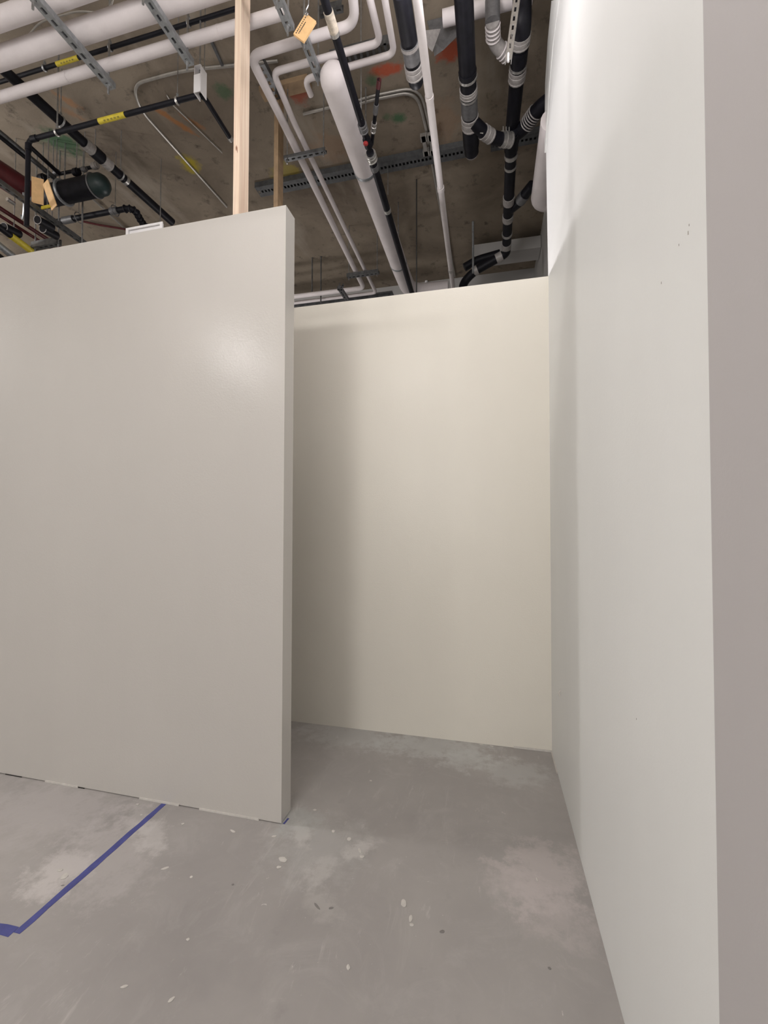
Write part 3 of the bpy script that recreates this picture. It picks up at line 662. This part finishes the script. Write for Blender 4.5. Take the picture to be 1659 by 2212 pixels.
# hanging grey sheet between the thin white pipe and soil pipe
a = atz(948, 60, 4.6); b = atz(935, 110, 4.6)
V = [atz(922, 45, CEIL-.005), atz(990, 28, CEIL-.005), atz(986, 80, 4.66), atz(958, 108, 4.62), atz(938, 122, 4.62), atz(934, 88, 4.7)]; V += [q+Vector((0, .004, .004)) for q in V]
tag(obj('foil_sheet', V, [(0, 1, 2, 3, 4, 5), (11, 10, 9, 8, 7, 6)]+[(i, i+6, (i+1) % 6+6, (i+1) % 6) for i in range(6)], 'band_dark'), 'crumpled dark sheet on the ceiling between white and black pipes', 'sheet')
V = [atz(914, 66, 4.62), atz(952, 62, 4.6), atz(934, 112, 4.58), atz(926, 104, 4.59)]; V += [q+Vector((0, .004, .004)) for q in V]
tag(obj('paper_scrap', V, [(0, 1, 2, 3), (7, 6, 5, 4)]+[(i, i+4, (i+1) % 4+4, (i+1) % 4) for i in range(4)], 'band'), 'pale scrap on the ceiling right of the thin white pipe', 'scrap')
# ---------------- far end behind the back wall
a, b = aty(632, 668, 5.5), aty(850, 633, 5.5)
tag(obj('steel_beam', *join([boxg((XL, 5.46, a.z-.04), (b.x, 5.54, a.z+.02)), boxg((XL, 5.42, a.z+.02), (b.x, 5.58, a.z+.04))]), 'dark_steel'), 'dark beam low over the left end of the back wall', 'beam')
for px, y0, y1, lab in ((693, 655, 583, 'dark hanging rod over the left end of the back wall'), (674, 640, 588, 'short dark rod just right of the partition corner')):
    c = aty(px, y0, 5.15); tag(tube('threaded_rod', [c, (c.x, c.y, CEIL)], .009, 'dark_steel', None, 8), lab, 'rod')
for (pa, pb, lab) in (((733, 624), (750, 650), 'dark bracket crossing the far white pipes, left one'), ((738, 618), (733, 628), 'dark stub bracket above the far white pipes')):
    a, b = atz(*pa, 4.14), atz(*pb, 4.14)
    tag(strut('far_bracket', a, b, .05, .03, 'dark_steel', .05), lab, 'bracket')
c = atz(895, 590, 4.7); t = tag(tube('valve', [aty(921, 640, YF-.02), aty(921, 607, YF-.02)], .02, 'white_metal', None, 10), 'small white standpipe at the far wall right of the fat pipe', 'pipe')
tag(tube('conduit', [aty(890, 575, YF-.013), aty(905, 605, YF-.013), aty(945, 596, YF-.013), aty(985, 585, YF-.013)], .012, 'dark_steel', None, 8, .1), 'dark cable line along the top of the far wall', 'cable')
a, b = aty(1024, 540, 5.3), aty(1165, 512, 5.3)
tag(obj('duct', *boxg((a.x, 5.25, a.z-.11), (.575, 5.5, a.z+.03)), 'far_wall'), 'grey boxed duct at the far right under the ceiling', 'duct')
N3 = tag(tube('soil_branch', [aty(1003, 578, 5.05), aty(1030, 562, 5.05), aty(1080, 548, 5.05)], .045, 'black_iron', None, 12, .1), 'thin black pipe along the grey duct at the far right', 'pipe')
c = aty(1022, 590, 4.95); tag(tube('threaded_rod', [c, (c.x, c.y, CEIL)], .012, 'galvanised', None, 8), 'grey rod left of the grey duct at the far end', 'rod')
# ---------------- tan tag
tc = aty(659, 60, 1.93); 
def card(px, py, w, h, th, rot, Y, label, lines=True, yawz=0.):
    c = aty(px, py, Y); t = empty('card_tag', c); tag(t, label, 'tag')
    u = Vector((math.cos(rot)*math.cos(yawz), math.cos(rot)*math.sin(yawz), math.sin(rot))); v_ = Vector((-math.sin(rot), -.25, math.cos(rot))).normalized(); v_ = (v_-u*v_.dot(u)).normalized(); n_ = u.cross(v_)
    if n_.y > 0: n_ = -n_
    def bx(u0, u1, v0, v1, n0, n1):
        V = []
        for nn_ in (n0, n1):
            for a_, b_ in ((u0, v0), (u1, v0), (u1, v1), (u0, v1)): V.append(c+u*a_+v_*b_+n_*nn_)
        return V, [(0, 1, 2, 3), (7, 6, 5, 4), (0, 4, 5, 1), (1, 5, 6, 2), (2, 6, 7, 3), (3, 7, 4, 0)]
    obj('card', *bx(-w/2, w/2, -h/2, h/2, -th, 0), 'tag_card', t)
    if lines:
        for k, (a0, a1) in enumerate(((-.42, .40), (-.36, .22))):
            n0 = 9
            for j in range(n0):
                s0 = a0+(a1-a0)*j/n0; s1 = s0+(a1-a0)/n0*random.uniform(.5, .85)
                obj('print_mark', *bx(w*s0, w*s1, h*(.30-.19*k), h*(.37-.19*k), 0, .0006), 'ink', t)
    return t, c, u, v_
t, c, u, v_ = card(658, 59, .108, .062, .012, math.radians(53), 1.93, 'tan card tag with printed lines hanging tilted from a wire')
hk = c+u*.048+v_*.018
tube('wire', [hk, hk+Vector((-.008, 0, .03)), hk+Vector((.006, 0, .05)), hk+Vector((.012, 0, .4))], .003, 'steel', t, 6, .01)
ring('eyelet', hk+Vector((0, -.008, 0)), (0, 1, 0), .007, .002, 'steel', t, seg=12)
# ---------------- dark cluster at the far left
Y2 = 3.0
card(81, 412, .085, .19, .006, math.radians(-6), 2.75, 'tan card tag hanging at the far left, nearer the black drop pipe', False, .5)
card(107, 421, .085, .20, .006, math.radians(8), 2.75, 'tan card tag hanging at the far left, next to the dark drum', False, -.3)
pt_ = aty(104, 446, 2.78); tag(obj('yellow_tag', *boxg(pt_-Vector((.07, .004, .012)), pt_+Vector((.06, .004, .012))), 'yellow_label'), 'flat yellow strip under the two tan tags at the far left', 'tag')
# drum with teal cap and strap
c0, c1 = aty(120, 418, 3.05), aty(214, 402, 3.05); c1.z = c0.z = (c0.z+c1.z)/2
dd = (c1-c0).normalized(); rD = 30*3.05/FPX*.9
v, f = tubeg([c0-dd*.25, c1-dd*.03, c1+dd*.03, c1+dd*.06], [rD, rD, rD*.93, rD*.6], 22); dr_ = tag(obj('insulated_drum', v, f, 'black_iron', None, True), 'dark fat pipe end with a dull teal cap at the far left', 'pipe')
v, f = tubeg([c1-dd*.03, c1+dd*.035, c1+dd*.07, c1+dd*.085], [rD*1.02, rD*.98, rD*.72, rD*.3], 22); obj('teal_cap', v, f, 'teal_cap', dr_, True)
ring('strap', c0+dd*.1, dd, rD+.006, .013, 'galvanised', dr_, seg=24); ring('strap', c1-dd*.04, dd, rD+.004, .007, 'band_dark', dr_, seg=24)
rod(dr_, c0+dd*.1+Vector((0, 0, rD)), CEIL, .006)
# red valve body and lines
R1 = tag(tube('sprinkler_main', [atz(-120, 300, 4.3), atz(56, 412, 4.3)], rad(atz(0, 375, 4.3), atz(56, 412, 4.3), 52), 'red_pipe', None, 18), 'dark red fat sprinkler pipe at the left frame edge', 'pipe')
p_ = atz(50, 395, 4.3); tube('bolt', [p_+Vector((0, -.03, -.14)), p_+Vector((0, .03, -.14))], .014, 'silver', R1, 8); p_ = atz(24, 400, 4.3); tube('bolt', [p_+Vector((0, -.03, -.14)), p_+Vector((0, .03, -.14))], .016, 'silver', R1, 8)
for i, (pa, pb, w_, lab) in enumerate((((-30, 430), (150, 548), 9, 'upper thin red sprinkler line low at the far left'), ((-30, 447), (128, 548), 7, 'lower thin red sprinkler line low at the far left'))):
    a, b = atz(*pa, 4.12-.03*i), atz(*pb, 4.12-.03*i); tag(tube('sprinkler_line', [a, b], rad(a, b, w_), 'red_pipe', None, 10), lab, 'pipe')
a, b = atz(-10, 392, 4.02), atz(186, 532, 4.02); tag(strut('strut_rail', a, b, 2*rad(a, b, 12), .03, 'dark_steel', .06), 'dark diagonal strut rail ending over the partition at the left', 'strut')
a, b = atz(-30, 262, 4.5), atz(118, 385, 4.5); tag(tube('conduit', [a, b], rad(a, b, 12), 'dark_steel', None, 10), 'grey conduit crossing behind the black drop pipe', 'conduit')
a, b = atz(-30, 272, 4.46), atz(60, 345, 4.46); tag(tube('gas_pipe', [a, b], rad(a, b, 8), 'black_iron', None, 10), 'thin black pipe beside the grey conduit at the left frame edge', 'pipe')
a, b = atz(66, 318, 4.5), atz(128, 375, 4.5); tag(tube('gas_pipe', [a, b], rad(a, b, 9), 'black_iron', None, 10), 'thin black pipe just right of the black drop pipe', 'pipe')
# fittings in front of the drum
for px, py, w_, m_, lab in ((92, 385, 22, 'black_iron', 'small black valve body above the two tan tags'), (122, 372, 16, 'band_dark', 'small grey fitting right of the tan tags'), (165, 372, 20, 'black_iron', 'small black fitting above the dark drum'), (205, 358, 18, 'band', 'pale small coupling above the dark drum near the soil pipe'), (182, 366, 14, 'band_dark', 'grey small fitting over the middle of the drum')):
    c = aty(px, py, 3.0); r_ = w_/2*3.0/FPX
    v, f = tubeg([c-Vector((r_, 0, 0)), c-Vector((r_*.6, 0, 0)), c-Vector((r_*.5, 0, 0)), c+Vector((r_*.5, 0, 0)), c+Vector((r_*.6, 0, 0)), c+Vector((r_, 0, 0))], [r_*.8, r_*.8, r_, r_, r_*.75, r_*.75], 12)
    o = tag(obj('pipe_fitting', v, f, m_, None, True), lab, 'fitting'); rod(o, (c.x, c.y, c.z+r_*.9), CEIL, .004)
a, b = aty(88, 384, 3.06), aty(205, 360, 3.06); tag(tube('gas_pipe', [a, b], .014, 'black_iron', None, 10), 'thin black pipe linking the small fittings above the drum', 'pipe')
a, b = atz(35, 425, 4.15), atz(60, 470, 4.15)
c = atz(48, 438, 4.2); tag(ring('hose_loop', c, (.6, 1, .1), .12, .011, 'galvanised', seg=14, a0=1.4, a1=4.2), 'grey curved strap loop below the dark red pipe', 'strap')
for px, py, lab in ((86, 478, 'black pipe end with a bright rim above the yellow-banded pipe'), (14, 493, 'black pipe end with a bright rim at the left frame edge'), (97, 497, 'black pipe end with a bright rim near the small trapeze')):
    c = atz(px, py, 4.0); o = tag(tube('pipe_stub', [c+Vector((-.02, .12, .03)), c+Vector((0, -.02, 0))], .034, 'black_iron', None, 14), lab, 'pipe')
    ring('bright_rim', c+Vector((0, -.02, 0)), (-.02, .14, .03), .033, .003, 'band', o, seg=16); rod(o, (c.x, c.y+.06, c.z+.03), CEIL, .004)
Yp = yrun('gas_pipe', (-40, 462), (85, 555), 3.97, 13, 'black_iron', 'black pipe with a long yellow band low at the far left', .6, straight=False); bnd(Yp, (22, 508), (72, 545), 'yellow_label', .002, 0, 'yellow_band')
Yq = yrun('grey_pipe', (-40, 500), (55, 575), 3.93, 14, 'galvanised', 'grey pipe lowest at the far left, just over the partition top', .6, straight=False)
yrun('black_pipe', (-30, 540), (40, 590), 3.9, 22, 'black_iron', 'black pipe in the lowest left corner over the partition top', .6, straight=False)
tr = empty('trapeze_hanger', atz(98, 530, 4.0)); tag(tr, 'small dark slotted trapeze just over the partition at the far left', 'hanger')
a, b = atz(72, 538, 3.98), atz(122, 524, 3.98); b.y = a.y
strut('strut_channel', a, b, .05, .05, 'dark_steel', .05, tr); rod(tr, (a.x+.02, a.y, 3.95), CEIL, .006); rod(tr, (b.x-.01, a.y, 3.9), CEIL, .006)
c = atz(177, 525, 4.0); tag(tube('threaded_rod', [c, (c.x, c.y, CEIL)], .007, 'steel', None, 8), 'grey hanging rod left of the white tray over the partition', 'rod')
# black line with a ribbed bend
a, b = atz(110, 482, 4.3), atz(250, 455, 4.3)
pth = [a, b, atz(290, 448, 4.3), atz(305, 480, 4.3), atz(330, 505, 4.3)]
rK = rad(a, b, 14); o = tag(tube('gas_pipe', pth, rK, 'black_iron', None, 12, .1), 'black pipe with a ribbed bend left of the white tray', 'pipe')
pr = rounded(pth, .1)
for k in range(9, 24, 2): ring('bend_rib', pr[k], pr[k+1]-pr[k-1], rK+.003, .007, 'black_iron', o, seg=12)
band('collar', o, a.lerp(b, .2), a.lerp(b, .36), rK+.007, 'band_dark'); band('collar', o, a.lerp(b, .93), a.lerp(b, 1.03), rK+.006, 'band_dark')
c = a.lerp(b, .44); ring('clevis_ring', c, b-a, rK+.02, .004, 'band_dark', o, seg=14); rod(o, (c.x, c.y, c.z+rK+.02), CEIL, .003)
c = a.lerp(b, .99); ring('clevis_ring', c, b-a, rK+.02, .004, 'band_dark', o, seg=14); rod(o, (c.x, c.y, c.z+rK+.02), CEIL, .003)
tag(tube('conduit', [atz(195, 425, ZK), atz(290, 512, ZK)], .010, 'conduit', None, 8), 'thin conduit on the ceiling running to the white tray', 'conduit')
tag(tube('sprinkler_line', [atz(178, 478, ZK-.022), atz(215, 486, ZK-.022), atz(300, 500, ZK-.022)], .011, 'red_pipe', None, 8), 'thin dull red line on the ceiling left of the white tray', 'pipe')
a = aty(350, 470, 4.4); tag(tube('threaded_rod', [aty(346, 490, 3.4), (aty(346, 490, 3.4).x, 3.4, CEIL)], .004, 'steel', None, 8), 'thin hanging rod over the right end of the white tray', 'rod')
# white tray on the partition top
xa = aty(284, 500, D1+.07).x; xb = aty(362, 485, D1+.07).x; za = T1-.003
t = empty('light_tray', ((xa+xb)/2, D1+.06, za)); tag(t, 'white metal frame lying on top of the partition wall', 'tray')
def tl(a, b): return obj('frame_bar', *boxg(a, b), 'white_metal', t)
zt = aty(320, 484, D1+.03).z
tl((xa, D1+.03, zt-.012), (xb, D1+.036, zt)); tl((xa, D1+.03, za), (xb, D1+.036, za+.012)); tl((xa, D1+.03, za+.012), (xa+.016, D1+.036, zt-.012)); tl((xb-.016, D1+.03, za+.012), (xb, D1+.036, zt-.012))
obj('tray_back', *boxg((xa+.004, D1+.04, za), (xb-.004, D1+.044, zt-.004)), 'white_metal', t)
# lamp holders of the work lamps and the added lamp (out of frame)
for n, p, e, r, c, *aim in LAMPS:
    p = Vector(p); o = tube('work_lamp', [p+Vector((0, 0, r+.02)), p+Vector((0, 0, r+.10))], .03, 'rubber', None, 12)
    tag(o, 'work lamp holder hanging '+n, 'lamp', 'work lamps')
    tube('cord', [p+Vector((0, 0, r+.10)), Vector((p.x, p.y, CEIL))], .006, 'rubber', o, 6)

# tube lamps, hung out of the frame
for k, (tl_x0, tl_x1, tl_y, tl_z, st, where) in enumerate(STRIPS):
    m, nt, b = node_mat('lit_tube_%d' % k); nt.nodes.remove(b); em = nt.nodes.new('ShaderNodeEmission'); em.inputs[0].default_value = (1, .955, .92, 1); em.inputs[1].default_value = st
    nt.links.new(em.outputs[0], nt.nodes['Material Output'].inputs[0])
    t = empty('tube_lamp', ((tl_x0+tl_x1)/2, tl_y, tl_z)); tag(t, 'tube lamp hanging '+where, 'lamp', 'tube lamps')
    tube('tube', [(tl_x0, tl_y, tl_z), (tl_x1, tl_y, tl_z)], .022, 'lit_tube_%d' % k, t, 12)
    obj('batten', *boxg((tl_x0-.03, tl_y-.02, tl_z+.05), (tl_x1+.03, tl_y+.02, tl_z+.08)), 'white_metal', t)
    for x in (tl_x0-.02, tl_x1+.02): obj('tube_holder', *boxg((x-.012, tl_y-.015, tl_z-.02), (x+.012, tl_y+.015, tl_z+.05)), 'white_metal', t)
    for x in (tl_x0+.2, tl_x1-.2): tube('cord', [(x, tl_y, tl_z+.08), (x, tl_y, CEIL)], .004, 'rubber', t, 6)
